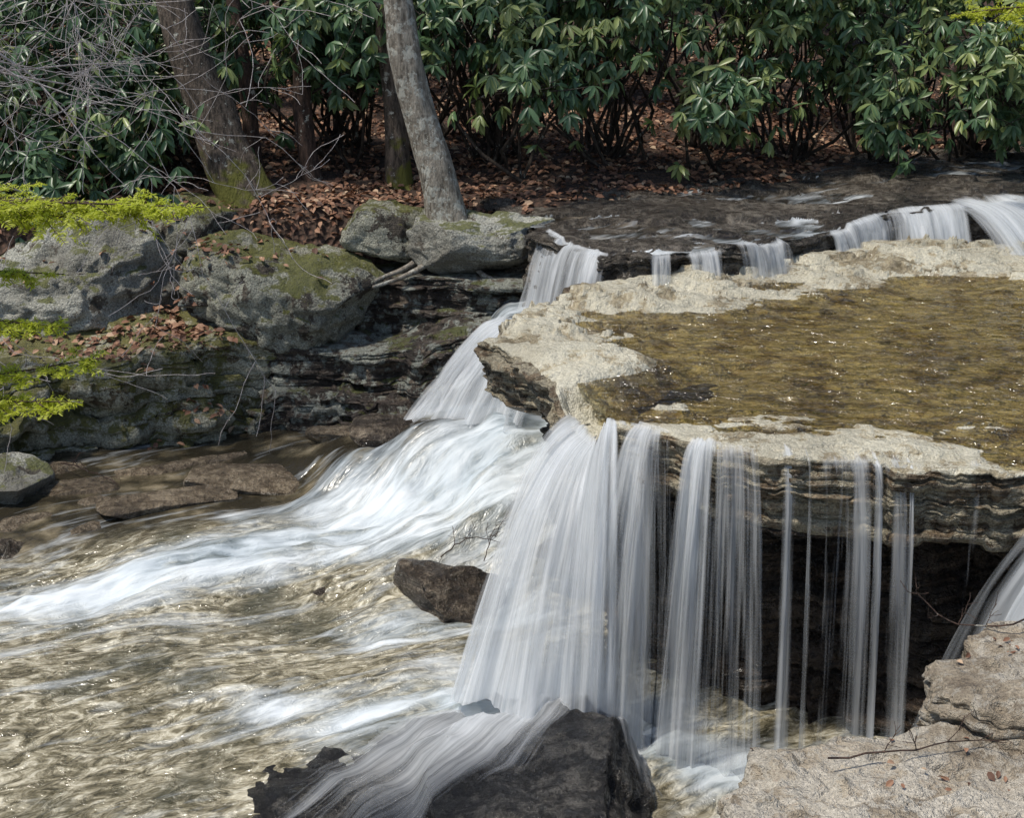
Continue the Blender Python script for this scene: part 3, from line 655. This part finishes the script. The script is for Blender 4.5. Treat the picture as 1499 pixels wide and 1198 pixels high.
for q in range(16):
    x=-9+q*1.2+rr.rand()*.5
    bush('rhododendron_bush',x,18.2+rr.rand()*1.6,1.2,.9,1.0 if x<.5 or x>4 else 1.8,5.0,190,300+q,lsz=.21,bright=-.12)
for q in range(14):
    x=-12+q*1.9+rr.rand()*.5
    bush('rhododendron_bush',x,22+rr.rand()*2,1.7,1.2,1.5,7.0,220,400+q,lsz=.3,bright=-.2)

# ---------------------------------------------------------------- leaf litter
n=30000
x=RS.uniform(-7.5,8,n);y=RS.uniform(13,20.5,n);y=13.2+(y-13)**1.15*.9
z=terr(x,y);ok=(z>.34)|((x<.2)&(z>.1))
ok&=fbm(x*1.2,y*1.2,0,123,3)>-.35
x,y,z=x[ok],y[ok],z[ok]
def pile(cx,cy,sx,sy,k): return RS.randn(k)*sx+cx,RS.randn(k)*sy+cy
px=[pile(-2.75,13.0,.34,.16,600),pile(-3.3,12.75,.6,.2,300),pile(-5,12.9,.5,.25,300),pile(-2.3,14.1,.7,.15,400),pile(-3.3,13.6,.15,.3,160),pile(-3.2,12.4,.7,.12,160),pile(2.5,5.85,.2,.12,40),pile(2.0,5.0,.5,.2,30)]
objs=[o for o in scene.objects if o.name.split('.')[0] in('mossy_bank_ledge','boulder','shale_bank','upper_creek_bed','foreground_rock')]
trees=[(o.name,BVHTree.FromPolygons([v.co[:] for v in o.data.vertices],[p.vertices[:] for p in o.data.polygons])) for o in objs]
x=np.r_[x,*[p[0] for p in px]];y=np.r_[y,*[p[1] for p in px]];z=np.r_[z,*[terr(p[0],p[1]) for p in px]]
keep=np.ones(len(x),bool)
for i in range(len(x)):
    if y[i]<15.5:
        on=None
        for nm,tr in trees:
            h=tr.ray_cast(Vector((x[i],y[i],3)),Vector((0,0,-1)))
            if h[0] is not None and h[0].z>z[i]: z[i]=h[0].z;on=nm
        if on and on.startswith('boulder') and RS.rand()<.88: keep[i]=False
        if on is None and z[i]<-.9: keep[i]=False
x,y,z=x[keep],y[keep],z[keep];n=len(x)
P=np.c_[x,y,z+.01+RS.rand(n)*.03];th=RS.rand(n)*6.28
D=np.c_[np.cos(th),np.sin(th),RS.randn(n)*.3];N=np.c_[RS.randn(n)*.45,RS.randn(n)*.45-.2,np.ones(n)]
L=(.05+.06*RS.rand(n))*np.where(y<7,.5,1.);P[:,2]-=np.where(y<7,.012,0)
V,T,Q,r=leaves(P,D,N,L,L*.55,RS.rand(n),.15,.3)
mk('leaf_litter',V,T.tolist()+Q.tolist(),M_litter,attrs={'rnd':r},smooth=False)

# ---------------------------------------------------------------- hemlock trees (trunks outside the frame)
def hemlock(name,trunk,sprays,seed,k=1.):
    a=Acc();rng=np.random.RandomState(seed)
    a.tube(path(trunk,30),np.linspace(.2,.08,30),12,0,rough=.15)
    NP=[];ND=[];NN=[];NL=[]
    def needles(A,B,cnt):
        d=(B-A)/np.linalg.norm(B-A);s=np.cross(d,[0,0,1.]);s/=np.linalg.norm(s);up=np.cross(s,d)
        for q in range(cnt):
            b=A+(B-A)*rng.rand();sg=1 if q%2 else -1
            NP.append(b);ND.append(s*sg+d*.55+up*rng.randn()*.45);NN.append(up+rng.randn(3)*.4);NL.append((.016+.010*rng.rand())*k)
    for (p0,p1,sag,side) in sprays:
        p0=np.array(p0);p1=np.array(p1);t=np.linspace(0,1,24);Pm=p0+(p1-p0)*t[:,None]+np.array([0,0,-1])*(sag*t**2)[:,None]
        a.tube(Pm,np.linspace(.012,.002,24)*k,5,0)
        ax=(p1-p0)/np.linalg.norm(p1-p0);sd=np.cross(ax,[0,0,1]);sd/=np.linalg.norm(sd)
        Lm=np.linalg.norm(p1-p0)
        for q in range(int(Lm*60/k)):
            f=.15+.85*rng.rand();b=Pm[int(f*23)];sg=1 if q%2 else -1
            l=side*(1.3-f)*(.5+.7*rng.rand());e=b+(sd*sg*.7+ax*.8+np.array([0,0,rng.randn()*.25-.25])+rng.randn(3)*.1)*l
            a.tube([b,(b+e)/2+rng.randn(3)*.004,e],np.array([.003,.002,.0012])*k,4,0)
            needles(b,e,int(l*420/k)+5)
            for w in range(2):
                g=b+(e-b)*(.35+.4*rng.rand());e2=g+((e-b)*.35+np.cross(e-b,[0,0,1])*(.4 if w else -.4)+rng.randn(3)*.008);needles(g,e2,int(np.linalg.norm(e2-g)*420/k)+3)
        for q in range(22): needles(Pm[q],Pm[q+1],10)
    NL=np.array(NL)
    a.addleaves(*leaves(np.array(NP),np.array(ND),np.array(NN),NL,NL*.2,rng.rand(len(NP)),.1,.1))
    return a.obj(name,[M_bark3,M_hem])
hemlock('hemlock_tree',[(-3.6,5.2,-2.2),(-3.5,5.2,1),(-3.5,5.1,4),(-3.4,5.1,8)],
 [((-3.5,5.2,1.77),(-1.08,4.95,1.73),.0,.30),((-3.5,5.2,1.78),(-1.25,5.05,1.75),.03,.26),((-3.5,5.1,1.9),(-1.55,5.05,1.70),.03,.24),((-3.5,5.2,1.35),(-1.62,5.0,1.38),.10,.24),((-3.5,5.2,1.5),(-1.68,5.2,1.46),.02,.2),((-3.5,5.2,.8),(-1.50,5.0,1.15),-.02,.22),((-3.5,5.2,.9),(-1.57,4.9,1.08),.05,.24)],9)
hemlock('hemlock_tree',[(7.2,13.4,-.2),(7.1,13.4,2),(7.1,13.4,5),(7.0,13.4,8)],
 [((7.1,13.4,2.5),(4.0,13.2,2.2),.0,.5),((7.1,13.4,2.8),(4.3,13.6,2.4),.0,.5),((7.1,13.4,2.2),(4.7,13.2,1.95),.0,.4)],10,2.0)

# bare-twig tree at upper left
a=Acc();rng=np.random.RandomState(21)
a.tube(path([(-6.5,11.6,-1.),(-6.2,11.5,1.5),(-5.6,11.3,4),(-5.2,11.2,7)],20),np.linspace(.14,.05,20),10,0,rough=.1)
for q in range(12):
    z0=1.0+q*.17;s=(-6.1+.05*q,11.5,z0)
    limb(a,s,(1.,-.15+rng.randn()*.2,.12+rng.randn()*.2),2.3+.5*rng.rand(),.016,3,rng,5,.01,.45,.0024)
for q in range(3):
    s=(-3.0-.4*q,11.4,3.2+.1*q)
    limb(a,s,(-.8,rng.randn()*.2,-.75+rng.randn()*.2),1.5,.012,3,rng,5,.0,.45,.0024)
a.tube(path([(-5.4,11.3,4.2),(-4.2,11.4,3.8),(-3.0,11.4,3.2)],12),np.linspace(.04,.015,12),6,0)
a.tube(path([(-5.4,11.3,4.3),(-4.6,11.4,3.9),(-3.8,11.4,3.4)],12),np.linspace(.04,.015,12),6,0)
a.obj('bare_tree',[M_twig])
for q,(pp,r0) in enumerate([([(-4.0,8.3,-1.66),(-3.7,8.2,-1.6),(-3.45,8.05,-1.68)],.008),([(-.5,9.2,-1.4),(-.3,9.1,-1.2),(-.05,9.0,-1.22)],.005),([(-.2,9.15,-1.4),(-.1,9.1,-1.15),(.0,9.0,-1.05)],.004),([(2.4,6.0,-.38),(2.1,6.1,-.45),(1.85,6.2,-.25)],.005),([(-3.9,11.5,-1.5),(-3.6,11.2,-1.45),(-3.3,11.1,-1.55)],.008),([(1.3,5.1,-.56),(1.7,5.15,-.54),(2.1,5.3,-.56)],.005)]):
    a=Acc();rng=np.random.RandomState(q+70);P=path(pp,12)+rng.randn(12,3)*.006;a.tube(P,np.linspace(r0,r0*.4,12),5,0)
    for w in range(4): limb(a,P[3+2*w],rng.randn(3)*.5+np.array([0,0,.4]),.12,r0*.5,1,rng,4,0,.3,.0015)
    a.obj('fallen_twig',[M_bark3])

# ---------------------------------------------------------------- light, sky, camera
w=bpy.data.worlds.new("World");scene.world=w;w.use_nodes=True;nt=w.node_tree
bg=nt.nodes['Background'];sky=nt.nodes.new('ShaderNodeTexSky');sky.sky_type='NISHITA';sky.sun_disc=False
sd=Vector((-.40,-.16,.88)).normalized()
sky.sun_elevation=math.asin(sd.z);sky.sun_rotation=math.atan2(sd.x,sd.y)
nt.links.new(sky.outputs[0],bg.inputs[0]);bg.inputs[1].default_value=.13
sun=bpy.data.lights.new('sun','SUN');sun.energy=4.0;sun.angle=math.radians(4);sun.color=(1,.94,.84)
so=bpy.data.objects.new('sun',sun);scene.collection.objects.link(so);so.rotation_euler=sd.to_track_quat('Z','Y').to_euler()
cam=bpy.data.cameras.new('camera');cam.lens=49.5;cam.sensor_width=36;cam.clip_end=500
co=bpy.data.objects.new('camera',cam);scene.collection.objects.link(co);co.location=(0,0,2.5);co.rotation_euler=(math.radians(73),0,0)
scene.camera=co
scene.view_settings.view_transform='Standard';scene.view_settings.look='None';scene.view_settings.exposure=0
